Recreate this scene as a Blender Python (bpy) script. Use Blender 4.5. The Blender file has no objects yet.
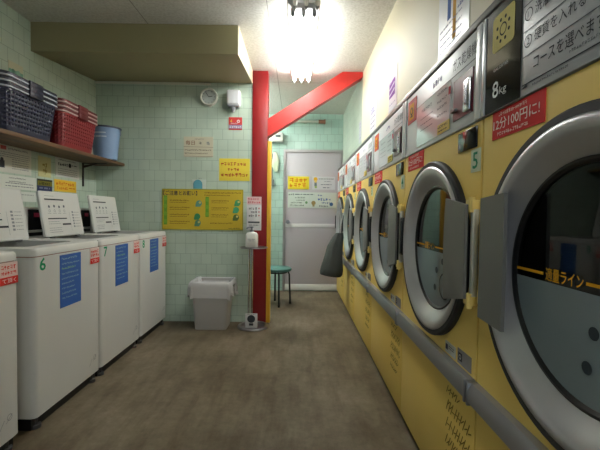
import bpy, bmesh, math, random
from mathutils import Vector, Matrix
PI = math.pi
sc = bpy.context.scene
C = sc.collection
random.seed(7)

# ------------------------------------------------------------------ camera, world, exposure
cam = bpy.data.objects.new('camera', bpy.data.cameras.new('camera'))
C.objects.link(cam)
RT = Vector((0.99988954, -0.0073943, 0.01289328)); UP = Vector((-0.01265439, 0.03149189, 0.9994239)); FW = Vector((0.00779608, 0.99947666, -0.03139484))
mw = Matrix.Identity(4)
for r in range(3):
    mw[r][0], mw[r][1], mw[r][2] = RT[r], UP[r], -FW[r]
mw[2][3] = 1.10
cam.matrix_world = mw
cam.data.sensor_fit = 'HORIZONTAL'; cam.data.sensor_width = 36; cam.data.lens = 36 * 370 / 600
cam.data.clip_start = 0.05
sc.camera = cam
sc.view_settings.view_transform = 'Standard'; sc.view_settings.look = 'None'
sc.view_settings.gamma = 1; sc.view_settings.use_curve_mapping = False
sc.view_settings.exposure = 0.0
w = bpy.data.worlds.new('daylight'); sc.world = w; w.use_nodes = True
w.node_tree.nodes['Background'].inputs[0].default_value = (0.62, 0.74, 0.9, 1)
w.node_tree.nodes['Background'].inputs[1].default_value = 1.2
TUBE = 50.0          # strength of the lit fluorescent tubes

# ------------------------------------------------------------------ materials
def srgb(r, g, b):
    f = lambda c: (c / 255 / 12.92) if c <= 10 else ((c / 255 + .055) / 1.055) ** 2.4
    return (f(r), f(g), f(b), 1)
MC = {}
def mat(col, rough=.5, metal=0., spec=.5, noise=0., scale=8., bump=0., coat=0.):
    """principled material of one colour (sRGB 0-255), with optional mottling"""
    key = (tuple(col), rough, metal, spec, noise, scale, bump, coat)
    if key in MC: return MC[key]
    m = bpy.data.materials.new('m_%d_%d_%d' % tuple(col[:3])); m.use_nodes = True
    nt = m.node_tree; b = nt.nodes['Principled BSDF']
    b.inputs['Base Color'].default_value = srgb(*col)
    b.inputs['Roughness'].default_value = rough; b.inputs['Metallic'].default_value = metal
    b.inputs['Specular IOR Level'].default_value = spec; b.inputs['Coat Weight'].default_value = coat
    if noise or bump:
        tc = nt.nodes.new('ShaderNodeTexCoord'); n = nt.nodes.new('ShaderNodeTexNoise')
        n.inputs['Scale'].default_value = scale; n.inputs['Detail'].default_value = 5
        nt.links.new(tc.outputs['Object'], n.inputs['Vector'])
        if noise:
            mx = nt.nodes.new('ShaderNodeMix'); mx.data_type = 'RGBA'
            c = srgb(*col)
            mx.inputs[6].default_value = tuple(x * (1 - noise) for x in c[:3]) + (1,)
            mx.inputs[7].default_value = tuple(min(1, x * (1 + noise)) for x in c[:3]) + (1,)
            nt.links.new(n.outputs['Fac'], mx.inputs[0]); nt.links.new(mx.outputs[2], b.inputs['Base Color'])
        if bump:
            bp = nt.nodes.new('ShaderNodeBump'); bp.inputs['Strength'].default_value = bump; bp.inputs['Distance'].default_value = .01
            nt.links.new(n.outputs['Fac'], bp.inputs['Height']); nt.links.new(bp.outputs[0], b.inputs['Normal'])
    MC[key] = m
    return m
def emit(col, s):
    m = bpy.data.materials.new('lit_tube'); m.use_nodes = True; b = m.node_tree.nodes['Principled BSDF']
    b.inputs['Emission Color'].default_value = srgb(*col); b.inputs['Emission Strength'].default_value = s
    return m
def clear(col, trans, gloss_rough=.03, ior=1.45, diffuse=None, dfac=0.):
    """thin sheet: tinted see-through plus mirror at grazing angles, optional milky share"""
    m = bpy.data.materials.new('sheet'); m.use_nodes = True; nt = m.node_tree; nt.nodes.clear()
    out = nt.nodes.new('ShaderNodeOutputMaterial'); t = nt.nodes.new('ShaderNodeBsdfTransparent'); g = nt.nodes.new('ShaderNodeBsdfGlossy')
    fr = nt.nodes.new('ShaderNodeFresnel'); mx = nt.nodes.new('ShaderNodeMixShader')
    fr.inputs['IOR'].default_value = ior; g.inputs['Roughness'].default_value = gloss_rough
    t.inputs['Color'].default_value = tuple(x * trans for x in srgb(*col)[:3]) + (1,)
    base = t
    if diffuse:
        d = nt.nodes.new('ShaderNodeBsdfDiffuse'); d.inputs['Color'].default_value = srgb(*diffuse)
        tl = nt.nodes.new('ShaderNodeBsdfTranslucent'); tl.inputs['Color'].default_value = srgb(*diffuse)
        m0 = nt.nodes.new('ShaderNodeMixShader'); m0.inputs[0].default_value = .35
        nt.links.new(d.outputs[0], m0.inputs[1]); nt.links.new(tl.outputs[0], m0.inputs[2])
        m1 = nt.nodes.new('ShaderNodeMixShader'); m1.inputs[0].default_value = dfac
        nt.links.new(t.outputs[0], m1.inputs[1]); nt.links.new(m0.outputs[0], m1.inputs[2]); base = m1
    nt.links.new(fr.outputs[0], mx.inputs[0]); nt.links.new(base.outputs[0], mx.inputs[1]); nt.links.new(g.outputs[0], mx.inputs[2])
    nt.links.new(mx.outputs[0], out.inputs[0])
    return m
def tile_mat(axes, tile=(.1035, .1035), c1=(197, 213, 197), c2=(192, 209, 193), grout=(158, 176, 162), offs=(0, 0)):
    """square ceramic tiles in staggered bond; axes names the two world axes of the wall"""
    m = bpy.data.materials.new('mint_tiles'); m.use_nodes = True; nt = m.node_tree; b = nt.nodes['Principled BSDF']
    tc = nt.nodes.new('ShaderNodeNewGeometry'); sx = nt.nodes.new('ShaderNodeSeparateXYZ'); cx = nt.nodes.new('ShaderNodeCombineXYZ')
    nt.links.new(tc.outputs['Position'], sx.inputs[0])
    for k in (0, 1):
        a = nt.nodes.new('ShaderNodeMath'); a.operation = 'ADD'; a.inputs[1].default_value = 5 + offs[k]
        nt.links.new(sx.outputs[axes[k]], a.inputs[0]); nt.links.new(a.outputs[0], cx.inputs[k])
    br = nt.nodes.new('ShaderNodeTexBrick'); br.offset = .5; br.offset_frequency = 3; br.squash = 1
    br.inputs['Color1'].default_value = srgb(*c1); br.inputs['Color2'].default_value = srgb(*c2); br.inputs['Mortar'].default_value = srgb(*grout)
    br.inputs['Scale'].default_value = 1; br.inputs['Mortar Size'].default_value = .0022; br.inputs['Mortar Smooth'].default_value = .3
    br.inputs['Brick Width'].default_value = tile[0]; br.inputs['Row Height'].default_value = tile[1]
    nt.links.new(cx.outputs[0], br.inputs['Vector'])
    n = nt.nodes.new('ShaderNodeTexNoise'); n.inputs['Scale'].default_value = 3; nt.links.new(tc.outputs['Position'], n.inputs['Vector'])
    mx = nt.nodes.new('ShaderNodeMix'); mx.data_type = 'RGBA'; mx.blend_type = 'MULTIPLY'
    rp = nt.nodes.new('ShaderNodeValToRGB'); rp.color_ramp.elements[0].color = (.84, .84, .84, 1); rp.color_ramp.elements[1].color = (1, 1, 1, 1)
    rp.color_ramp.elements[0].position = .3; rp.color_ramp.elements[1].position = .7
    nt.links.new(n.outputs['Fac'], rp.inputs[0]); mx.inputs[0].default_value = 1
    nt.links.new(br.outputs['Color'], mx.inputs[6]); nt.links.new(rp.outputs[0], mx.inputs[7]); nt.links.new(mx.outputs[2], b.inputs['Base Color'])
    bp = nt.nodes.new('ShaderNodeBump'); bp.inputs['Strength'].default_value = .35; bp.inputs['Distance'].default_value = .002; bp.invert = True
    nt.links.new(br.outputs['Fac'], bp.inputs['Height'])
    n2 = nt.nodes.new('ShaderNodeTexNoise'); n2.inputs['Scale'].default_value = 14; n2.inputs['Detail'].default_value = 1
    nt.links.new(tc.outputs['Position'], n2.inputs['Vector'])
    bp2 = nt.nodes.new('ShaderNodeBump'); bp2.inputs['Strength'].default_value = .12; bp2.inputs['Distance'].default_value = .01
    nt.links.new(n2.outputs['Fac'], bp2.inputs['Height']); nt.links.new(bp.outputs[0], bp2.inputs['Normal']); nt.links.new(bp2.outputs[0], b.inputs['Normal'])
    b.inputs['Roughness'].default_value = .22; b.inputs['Specular IOR Level'].default_value = .45
    return m
def floor_mat():
    m = bpy.data.materials.new('worn_vinyl'); m.use_nodes = True; nt = m.node_tree; b = nt.nodes['Principled BSDF']
    g = nt.nodes.new('ShaderNodeNewGeometry')
    def noise(scale, det, st=(1, 1, 1), rough=.6):
        mp = nt.nodes.new('ShaderNodeMapping'); mp.inputs['Scale'].default_value = st
        n = nt.nodes.new('ShaderNodeTexNoise'); n.inputs['Scale'].default_value = scale; n.inputs['Detail'].default_value = det; n.inputs['Roughness'].default_value = rough
        nt.links.new(g.outputs['Position'], mp.inputs[0]); nt.links.new(mp.outputs[0], n.inputs['Vector']); return n.outputs['Fac']
    def ramp(src, p0, c0, p1, c1):
        r = nt.nodes.new('ShaderNodeValToRGB'); e = r.color_ramp.elements
        e[0].position, e[0].color, e[1].position, e[1].color = p0, c0, p1, c1
        nt.links.new(src, r.inputs[0]); return r.outputs[0]
    def mul(a, c, f=1.):
        mx = nt.nodes.new('ShaderNodeMix'); mx.data_type = 'RGBA'; mx.blend_type = 'MULTIPLY'; mx.inputs[0].default_value = f
        nt.links.new(a, mx.inputs[6]); nt.links.new(c, mx.inputs[7]); return mx.outputs[2]
    base = ramp(noise(1.3, 6), .33, srgb(*FLOOR_D), .68, srgb(*FLOOR_L))
    fine = ramp(noise(26, 8, rough=.75), .3, (.72, .7, .66, 1), .7, (1.08, 1.08, 1.08, 1))
    streak = ramp(noise(5, 6, (2.6, .5, 1)), .36, (.66, .6, .52, 1), .56, (1, 1, 1, 1))
    col = mul(mul(base, fine), streak, .75)
    nt.links.new(col, b.inputs['Base Color'])
    b.inputs['Roughness'].default_value = .5; b.inputs['Specular IOR Level'].default_value = .25
    return m
FLOOR_D, FLOOR_L = (88, 76, 58), (136, 126, 108)
def ceil_mat():
    m = bpy.data.materials.new('speckled_ceiling_board'); m.use_nodes = True; nt = m.node_tree; b = nt.nodes['Principled BSDF']
    g = nt.nodes.new('ShaderNodeNewGeometry')
    br = nt.nodes.new('ShaderNodeTexBrick'); br.offset = 0; br.inputs['Scale'].default_value = 1
    br.inputs['Color1'].default_value = (1, 1, 1, 1); br.inputs['Color2'].default_value = (1, 1, 1, 1); br.inputs['Mortar'].default_value = (.45, .44, .42, 1)
    br.inputs['Brick Width'].default_value = .91; br.inputs['Row Height'].default_value = 1.82; br.inputs['Mortar Size'].default_value = .003
    mp = nt.nodes.new('ShaderNodeMapping'); mp.inputs['Location'].default_value = (5 * .91 + .22, 5.1, 0)
    nt.links.new(g.outputs['Position'], mp.inputs[0]); nt.links.new(mp.outputs[0], br.inputs['Vector'])
    n = nt.nodes.new('ShaderNodeTexNoise'); n.inputs['Scale'].default_value = 60; n.inputs['Detail'].default_value = 3
    nt.links.new(g.outputs['Position'], n.inputs['Vector'])
    r = nt.nodes.new('ShaderNodeValToRGB'); e = r.color_ramp.elements
    e[0].position, e[0].color = .35, srgb(196, 194, 188); e[1].position, e[1].color = .6, srgb(212, 211, 206)
    nt.links.new(n.outputs['Fac'], r.inputs[0])
    mx = nt.nodes.new('ShaderNodeMix'); mx.data_type = 'RGBA'; mx.blend_type = 'MULTIPLY'; mx.inputs[0].default_value = 1
    nt.links.new(r.outputs[0], mx.inputs[6]); nt.links.new(br.outputs['Color'], mx.inputs[7]); nt.links.new(mx.outputs[2], b.inputs['Base Color'])
    b.inputs['Roughness'].default_value = .9
    return m
def wood_mat():
    m = bpy.data.materials.new('shelf_wood'); m.use_nodes = True; nt = m.node_tree; b = nt.nodes['Principled BSDF']
    g = nt.nodes.new('ShaderNodeNewGeometry'); mp = nt.nodes.new('ShaderNodeMapping'); mp.inputs['Scale'].default_value = (18, 1.2, 18)
    n = nt.nodes.new('ShaderNodeTexNoise'); n.inputs['Scale'].default_value = 2; n.inputs['Detail'].default_value = 6
    r = nt.nodes.new('ShaderNodeValToRGB'); r.color_ramp.elements[0].color = srgb(74, 50, 30); r.color_ramp.elements[1].color = srgb(120, 86, 52)
    r.color_ramp.elements[0].position = .3; r.color_ramp.elements[1].position = .7
    nt.links.new(g.outputs['Position'], mp.inputs[0]); nt.links.new(mp.outputs[0], n.inputs['Vector']); nt.links.new(n.outputs['Fac'], r.inputs[0]); nt.links.new(r.outputs[0], b.inputs['Base Color'])
    b.inputs['Roughness'].default_value = .55
    return m
def brushed_mat():
    m = mat((176, 176, 182), .34, 1.0, noise=.06, scale=30)
    return m

WHITE_ENAMEL = mat((204, 204, 202), .32, noise=.03, scale=4)
LID_WHITE = mat((214, 214, 211), .4, noise=.02, scale=5)
PAPER = mat((226, 226, 218), .6)
YELLOW = mat((230, 197, 106), .45, spec=.3, noise=.05, scale=3)
YELLOW_EDGE = mat((236, 208, 124), .4)
SILVER = mat((190, 190, 195), .36, .7, noise=.05, scale=30)
STEEL = mat((150, 151, 155), .3, 1.0, noise=.08, scale=20)
CHROME = mat((205, 205, 208), .12, 1.0)
BLACK = mat((18, 18, 20), .35)
RUBBER = mat((34, 34, 36), .6)
RED_PAINT = mat((134, 19, 23), .42, noise=.06, scale=5)

# ------------------------------------------------------------------ geometry helpers
def link(o, parent=None):
    C.objects.link(o)
    if parent is not None: o.parent = parent
    return o
def obj(name, bm, m, parent=None, loc=None, sharp=35, face=None):
    me = bpy.data.meshes.new(name)
    bmesh.ops.recalc_face_normals(bm, faces=bm.faces)
    if face is not None:
        bm.normal_update()
        for f in bm.faces:
            if f.normal.dot(Vector(face)) < 0: f.normal_flip()
    bm.to_mesh(me); bm.free()
    for p in me.polygons: p.use_smooth = True
    me.set_sharp_from_angle(angle=math.radians(sharp))
    me.materials.append(m)
    o = bpy.data.objects.new(name, me)
    if loc: o.location = loc
    return link(o, parent)
def tag(o, label, cat, group=None):
    o['label'] = label; o['category'] = cat
    if group: o['group'] = group
    return o
def thing(name, label, cat, loc=(0, 0, 0), group=None):
    o = bpy.data.objects.new(name, None); o.empty_display_size = .1; o.location = loc; link(o)
    return tag(o, label, cat, group)
def struct(name, bm, m, parent=None, sharp=35):
    o = obj(name, bm, m, parent, sharp=sharp)
    if parent is None: o['kind'] = 'structure'
    return o
def B(): return bmesh.new()
def box(bm, x0, x1, y0, y1, z0, z1, bev=0., seg=2):
    r = bmesh.ops.create_cube(bm, size=1)
    for v in r['verts']:
        v.co = Vector((x0 + (v.co.x + .5) * (x1 - x0), y0 + (v.co.y + .5) * (y1 - y0), z0 + (v.co.z + .5) * (z1 - z0)))
    if bev:
        es = list({e for v in r['verts'] for e in v.link_edges})
        bmesh.ops.bevel(bm, geom=es, offset=bev, segments=seg, affect='EDGES', profile=.5)
    return bm
def cyl(bm, p0, p1, r0, r1=None, seg=24, cap=True):
    r1 = r0 if r1 is None else r1
    p0, p1 = Vector(p0), Vector(p1); d = (p1 - p0).normalized()
    a = d.orthogonal().normalized(); b = d.cross(a)
    R0 = [bm.verts.new(p0 + (a * math.cos(t) + b * math.sin(t)) * r0) for t in (2 * PI * i / seg for i in range(seg))]
    R1 = [bm.verts.new(p1 + (a * math.cos(t) + b * math.sin(t)) * r1) for t in (2 * PI * i / seg for i in range(seg))]
    for i in range(seg): bm.faces.new((R0[i], R0[(i + 1) % seg], R1[(i + 1) % seg], R1[i]))
    if cap: bm.faces.new(R0[::-1]); bm.faces.new(R1)
    return bm
def lathe(bm, prof, c=(0, 0, 0), axis='z', seg=48, closed=False, cap0=False, cap1=False):
    """profile of (radius, height along axis) turned about the axis through c; axis 'x' points to -x (out of the right-hand wall)"""
    c = Vector(c); rings = []
    for r, h in prof:
        ring = []
        for i in range(seg):
            t = 2 * PI * i / seg; ct, st = math.cos(t), math.sin(t)
            if axis == 'z': p = Vector((r * ct, r * st, h))
            elif axis == 'x': p = Vector((-h, r * ct, r * st))
            else: p = Vector((r * ct, -h, r * st))
            ring.append(bm.verts.new(c + p))
        rings.append(ring)
    n = len(rings)
    for k in range(n if closed else n - 1):
        A, D = rings[k], rings[(k + 1) % n]
        for i in range(seg): bm.faces.new((A[i], A[(i + 1) % seg], D[(i + 1) % seg], D[i]))
    if cap0: bm.faces.new(rings[0])
    if cap1: bm.faces.new(rings[-1])
    return bm
def tube(bm, pts, r, seg=10, cap=True):
    pts = [Vector(p) for p in pts]; rings = []; a = None
    for i, p in enumerate(pts):
        d = (pts[min(i + 1, len(pts) - 1)] - pts[max(i - 1, 0)]).normalized()
        a = d.orthogonal().normalized() if a is None else (a - d * a.dot(d)).normalized()
        b = d.cross(a)
        rr = r[i] if isinstance(r, (list, tuple)) else r
        rings.append([bm.verts.new(p + (a * math.cos(2 * PI * k / seg) + b * math.sin(2 * PI * k / seg)) * rr) for k in range(seg)])
    for A, D in zip(rings, rings[1:]):
        for k in range(seg): bm.faces.new((A[k], A[(k + 1) % seg], D[(k + 1) % seg], D[k]))
    if cap: bm.faces.new(rings[0][::-1]); bm.faces.new(rings[-1])
    return bm
def rrect(hx, hy, r, n=6):
    """points of a rounded rectangle, counter-clockwise"""
    out = []
    for cx, cy, a0 in ((hx - r, hy - r, 0), (-hx + r, hy - r, PI / 2), (-hx + r, -hy + r, PI), (hx - r, -hy + r, 1.5 * PI)):
        for k in range(n + 1):
            a = a0 + PI / 2 * k / n; out.append((cx + r * math.cos(a), cy + r * math.sin(a)))
    return out
def loft(bm, loops, cap0=True, cap1=True):
    R = [[bm.verts.new(p) for p in lp] for lp in loops]
    for A, D in zip(R, R[1:]):
        n = len(A)
        for i in range(n): bm.faces.new((A[i], A[(i + 1) % n], D[(i + 1) % n], D[i]))
    if cap0: bm.faces.new(R[0][::-1])
    if cap1: bm.faces.new(R[-1])
    return bm
def prism(bm, poly, axis, a0, a1):
    """extrude a 2-D polygon; axis 'y': poly is (x,z); axis 'x': (y,z)"""
    f = (lambda p, a: (p[0], a, p[1])) if axis == 'y' else (lambda p, a: (a, p[0], p[1]))
    return loft(bm, [[f(p, a0) for p in poly], [f(p, a1) for p in poly]])

# ---- flat writing and marks laid on a plane (origin O, right U, up V); every colour is one child mesh
class Ink:
    def __init__(s, O, U, V, parent, name='lettering', lift=.0012):
        s.O, s.U, s.V = Vector(O), Vector(U), Vector(V); s.N = s.U.cross(s.V); s.parent = parent; s.bms = {}; s.name = name; s.lift = lift
    def P(s, x, y, k=1.): return s.O + s.U * x + s.V * y + s.N * s.lift * k
    def bm(s, col):
        if col not in s.bms: s.bms[col] = bmesh.new()
        return s.bms[col]
    def poly(s, pts, col, k=1.):
        k += random.random() * .35
        b = s.bm(col); b.faces.new([b.verts.new(s.P(x, y, k)) for x, y in pts])
    def rect(s, x, y, w, h, col, k=1.): s.poly([(x, y), (x + w, y), (x + w, y + h), (x, y + h)], col, k)
    def disc(s, x, y, r, col, n=24, k=1.4): s.poly([(x + r * math.cos(2 * PI * i / n), y + r * math.sin(2 * PI * i / n)) for i in range(n)], col, k)
    def ring(s, x, y, r0, r1, col, n=32, k=1.):
        b = s.bm(col); A = [b.verts.new(s.P(x + r0 * math.cos(2 * PI * i / n), y + r0 * math.sin(2 * PI * i / n), k)) for i in range(n)]
        D = [b.verts.new(s.P(x + r1 * math.cos(2 * PI * i / n), y + r1 * math.sin(2 * PI * i / n), k)) for i in range(n)]
        for i in range(n): b.faces.new((A[i], A[(i + 1) % n], D[(i + 1) % n], D[i]))
    def line(s, x0, y0, x1, y1, t, col, k=1.):
        d = Vector((x1 - x0, y1 - y0)); n = Vector((-d.y, d.x)).normalized() * t / 2
        s.poly([(x0 - n.x, y0 - n.y), (x1 - n.x, y1 - n.y), (x1 + n.x, y1 + n.y), (x0 + n.x, y0 + n.y)], col, k)
    def text(s, body, x, y, size, col, w=None, bold=0., k=1.):
        cu = bpy.data.curves.new('t', 'FONT'); cu.body = body; cu.resolution_u = 2; cu.offset = bold
        o = bpy.data.objects.new('t', cu); C.objects.link(o)
        dg = bpy.context.evaluated_depsgraph_get(); me = bpy.data.meshes.new_from_object(o.evaluated_get(dg))
        xs = [v.co.x for v in me.vertices]; ys = [v.co.y for v in me.vertices]
        if xs:
            sy = size / (max(ys) - min(ys)); sx = sy if w is None else w / (max(xs) - min(xs)); mx, my = min(xs), min(ys)
            b = s.bm(col); vs = [b.verts.new(s.P(x + (v.co.x - mx) * sx, y + (v.co.y - my) * sy, k)) for v in me.vertices]
            for p in me.polygons:
                try: b.faces.new([vs[i] for i in p.vertices])
                except ValueError: pass
        bpy.data.objects.remove(o); bpy.data.curves.remove(cu); bpy.data.meshes.remove(me)
    def scrawl(s, x, y, w, h, col, gap=.13, k=1.):
        """a line of print too small to read: clumps of short strokes"""
        p = x
        while p < x + w - h * .5:
            cw = min(h * random.uniform(.75, 1.0), x + w - p)
            t = h * .16
            for q in range(random.randint(2, 3)):
                yy = y + h * random.uniform(.05, .85); s.rect(p, yy, cw * random.uniform(.7, 1), t, col, k)
            for q in range(random.randint(1, 2)):
                xx = p + cw * random.uniform(.05, .8); s.rect(xx, y, t, h * random.uniform(.6, 1), col, k)
            p += cw + h * gap * random.uniform(.6, 1.4)
    def dashes(s, x, y, w, h, col, k=1.):
        p = x
        while p < x + w:
            d = min(random.uniform(2, 6) * h, x + w - p); s.rect(p, y, d, h, col, k); p += d + h * random.uniform(.5, 1.4)
    def done(s):
        for col, b in s.bms.items():
            obj(s.name, b, mat(col, .7, 0, .15), s.parent)
        s.bms = {}
PLANES = {'left': ((0, 1, 0), (0, 0, 1)), 'right': ((0, -1, 0), (0, 0, 1)), 'back': ((1, 0, 0), (0, 0, 1))}
def sheet(name, label, cat, plane, O, w, h, col, t=.003, group=None, rough=.55):
    """a thin sheet or board fixed on a wall; O is its lower-left corner as seen by a reader. Returns (object, ink)"""
    U, V = (Vector(v) for v in PLANES[plane]); N = U.cross(V); O = Vector(O); bm = B()
    pts = [(0, 0), (w, 0), (w, h), (0, h)]
    loft(bm, [[O + U * x + V * y for x, y in pts], [O + U * x + V * y + N * t for x, y in pts]])
    o = obj(name, bm, mat(col, rough, 0, .25)); tag(o, label, cat, group)
    return o, Ink(O + N * t, U, V, o)

# ------------------------------------------------------------------ the setting
XD, XW, XL, YB, YF, ZC = .569, -1.279, -2.0, 3.70, 5.24, 2.497
YFRONT = -2.0
struct('floor', box(B(), -2.1, 1.7, YFRONT - .1, YF + .1, -.1, 0), floor_mat())
struct('ceiling', box(B(), -2.1, 1.7, YFRONT - .1, YF + .1, ZC, ZC + .1), ceil_mat())
TL = tile_mat((1, 2), offs=(.02, .03)); TB = tile_mat((0, 2), offs=(.045, .01))
struct('wall_left', box(B(), XL - .1, XL, YFRONT, YB + .1, 0, ZC), TL)
struct('wall_back', box(B(), XL, -.456, YB, YB + .14, 0, ZC), TB)
bm = B(); box(bm, -1.1, .63, YF, YF + .1, 0, ZC)
struct('wall_far', bm, tile_mat((0, 2), c1=(186, 214, 204), c2=(176, 208, 198), grout=(140, 165, 158), offs=(.02, .03)))
struct('wall_inner', box(B(), -1.1, -1.0, YB + .14, YF, 0, ZC), TL)
CREAM = mat((208, 199, 172), .55, noise=.03, scale=2)
bm = B(); box(bm, .63, .73, YFRONT, 3.69, 1.722, ZC); box(bm, 1.58, 1.68, YFRONT, YF, 0, ZC); box(bm, .63, 1.58, YFRONT, .30, 0, 1.722)
struct('wall_right', bm, CREAM)
struct('wall_right_far', box(B(), .63, .73, 3.69, YF, 1.722, ZC), tile_mat((1, 2), c1=(212, 222, 208), c2=(206, 218, 204), grout=(186, 200, 186)))
bm = B()
box(bm, -2.0, -1.3, YFRONT - .1, YFRONT, 0, ZC); box(bm, .45, 1.68, YFRONT - .1, YFRONT, 0, ZC)
box(bm, -1.3, .45, YFRONT - .1, YFRONT, 2.1, ZC); box(bm, -1.3, .45, YFRONT - .1, YFRONT, 0, .12)
struct('wall_front', bm, CREAM)
bm = B()
for x in (-1.3, -.45, .41): box(bm, x, x + .04, YFRONT - .08, YFRONT - .03, .12, 2.1)
for z in (.12, 2.06): box(bm, -1.26, .41, YFRONT - .08, YFRONT - .03, z, z + .04)
win = struct('window_1', bm, STEEL)
obj('pane', box(B(), -1.26, .41, YFRONT - .06, YFRONT - .054, .16, 2.06), clear((240, 246, 246), 1., ior=1.3), win)
# dropped soffit across the back-left corner
sf = prism(B(), [(2.81, ZC), (3.70, ZC), (3.70, 2.377), (2.81, 2.283)], 'x', XL, -.462)
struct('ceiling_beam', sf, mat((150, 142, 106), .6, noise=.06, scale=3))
struct('trim_4', prism(B(), [(2.808, ZC), (3.70, ZC), (3.70, 2.375), (2.808, 2.281)], 'x', -.462, -.456), CREAM)
struct('trim_1', box(B(), XL, -.87, YB - .012, YB, 2.352, 2.372), mat((205, 205, 190), .5))
# aluminium strip where the dryers meet the wall above
struct('trim_2', box(B(), .560, .632, .30, YF, 1.697, 1.722, .003), mat((112, 110, 108), .38, .85))
struct('column', box(B(), -.453, -.303, YB - .015, YB + .14, 0, ZC, .003), RED_PAINT)
struct('trim_3', box(B(), -.302, -.262, YB - .02, YB + .03, 0, 1.81, .004), mat((226, 172, 48), .45))
# slanting brace from the column up to the right-hand wall
def brace_poly():
    s = (2.479 - 2.035) / (.403 + .29)
    return [(-.303, 1.853), (.629, 1.853 + .932 * s), (.629, ZC), (.43, ZC), (-.303, 2.027)]
struct('beam', prism(B(), brace_poly(), 'y', YB - .02, YB + .09), mat((184, 38, 32), .42, noise=.05, scale=4))
# door in the far wall
dr = struct('door_1', box(B(), -.165, .60, YF - .035, YF + .0, .012, 1.955, .003), mat((186, 180, 188), .45, noise=.03, scale=2))
bm = B(); box(bm, -.20, -.165, YF - .05, YF, 0, 1.99); box(bm, .60, .63, YF - .05, YF, 0, 1.99); box(bm, -.165, .60, YF - .05, YF, 1.955, 1.99)
obj('door_frame', bm, mat((160, 158, 158), .35, .6), dr)
obj('door_rail', box(B(), -.165, .60, YF - .04, YF - .034, .905, .957, .002), mat((222, 220, 222), .4), dr)
obj('kick_plate', box(B(), -.165, .60, YF - .04, YF - .034, .015, .10, .002), mat((224, 224, 222), .35), dr)
bm = B(); cyl(bm, (-.13, YF - .06, .98), (-.13, YF - .034, .98), .022); cyl(bm, (-.13, YF - .085, .98), (-.13, YF - .06, .98), .028)
obj('door_knob', bm, STEEL, dr)

# ------------------------------------------------------------------ lamps
def lamp(name, label, x, y0, y1, lit):
    t = thing(name, label, 'ceiling light', (x, (y0 + y1) / 2, ZC))
    L = (y1 - y0) / 2; metal = mat((196, 196, 198), .4)
    b = B(); prism(b, [(-.105, 0), (.105, 0), (.105, -.018), (.06, -.05), (-.06, -.05), (-.105, -.018)], 'y', -L, L)
    obj('housing', b, metal, t)
    tm = emit((250, 253, 247), TUBE * lit) if lit else mat((206, 206, 204), .25)
    for dx in (-.07, 0, .07):
        z = -.078
        obj('tube', cyl(B(), (dx, -L + .04, z), (dx, L - .04, z), .015, seg=16), tm, t)
        for s in (-1, 1):
            b = B(); box(b, dx - .014, dx + .014, s * (L - .018) - .016, s * (L - .018) + .016, -.092, -.045, .004)
            prism(b, [(dx - .010, -.09), (dx + .010, -.09), (dx, -.112)], 'y', s * (L - .018) - .010, s * (L - .018) + .010)
            obj('lampholder', b, mat((150, 150, 152), .4), t)
    return t
lamp('fluorescent_lamp', 'lit three-tube fluorescent lamp glowing on the ceiling before the red brace', .025, 2.47, 3.72, 1)
lamp('fluorescent_lamp', 'unlit three-tube fluorescent lamp in line with the lit one, its end showing', .04, 1.16, 2.41, 0)
lamp('fluorescent_lamp', 'added unseen three-tube lamp over the glass entrance, brightening the near room', .04, -1.4, -.15, .75)  # added behind the camera, out of view, to brighten the dryer fronts and near walls
lamp('fluorescent_lamp', 'added three-tube lamp in the passage, hidden behind the back tile wall to brighten the far wall', -.78, 3.90, 5.15, .9)  # added out of sight to brighten the far wall and door

# ------------------------------------------------------------------ dryers
ZR = .965            # height of the door centre
RED_STICK = (200, 40, 38)
def open_box(x0, x1, y0, y1, z0, z1):
    b = B(); box(b, x0, x1, y0, y1, z0, z1)
    b.faces.ensure_lookup_table()
    bmesh.ops.delete(b, geom=[f for f in b.faces if f.normal.x < -.9], context='FACES')
    return b
def holed_panel(hw, z0, z1, r, depth, n=72):
    b = B(); A = []; D = []
    ang = sorted([2 * PI * i / n for i in range(n)] + [math.atan2(z - ZR, y) % (2 * PI) for y in (-hw, hw) for z in (z0, z1)])
    for a in ang:
        c, s = math.cos(a), math.sin(a)
        k = min((hw / abs(c)) if abs(c) > 1e-9 else 9, ((z1 - ZR) / s) if s > 1e-9 else ((z0 - ZR) / s if s < -1e-9 else 9))
        A.append((k * c, ZR + k * s)); D.append((r * c, ZR + r * s))
    m = len(A); f = lambda p, x: b.verts.new((x, p[0], p[1]))
    A0 = [f(p, 0) for p in A]; D0 = [f(p, 0) for p in D]; A1 = [f(p, depth) for p in A]; D1 = [f(p, depth) for p in D]
    for i in range(m):
        j = (i + 1) % m
        b.faces.new((A0[i], A0[j], D0[j], D0[i])); b.faces.new((A0[i], A1[i], A1[j], A0[j])); b.faces.new((D0[i], D0[j], D1[j], D1[i]))
    return b
GLASS = clear((200, 214, 206), .5, .02, 1.5)
FILM = clear((190, 200, 205), .75, .05, 1.35, diffuse=(156, 170, 176), dfac=.85)
DRUM = mat((120, 122, 124), .5, .7, noise=.1, scale=10)
GREY_PLATE = mat((106, 106, 104), .45, .1)
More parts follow.
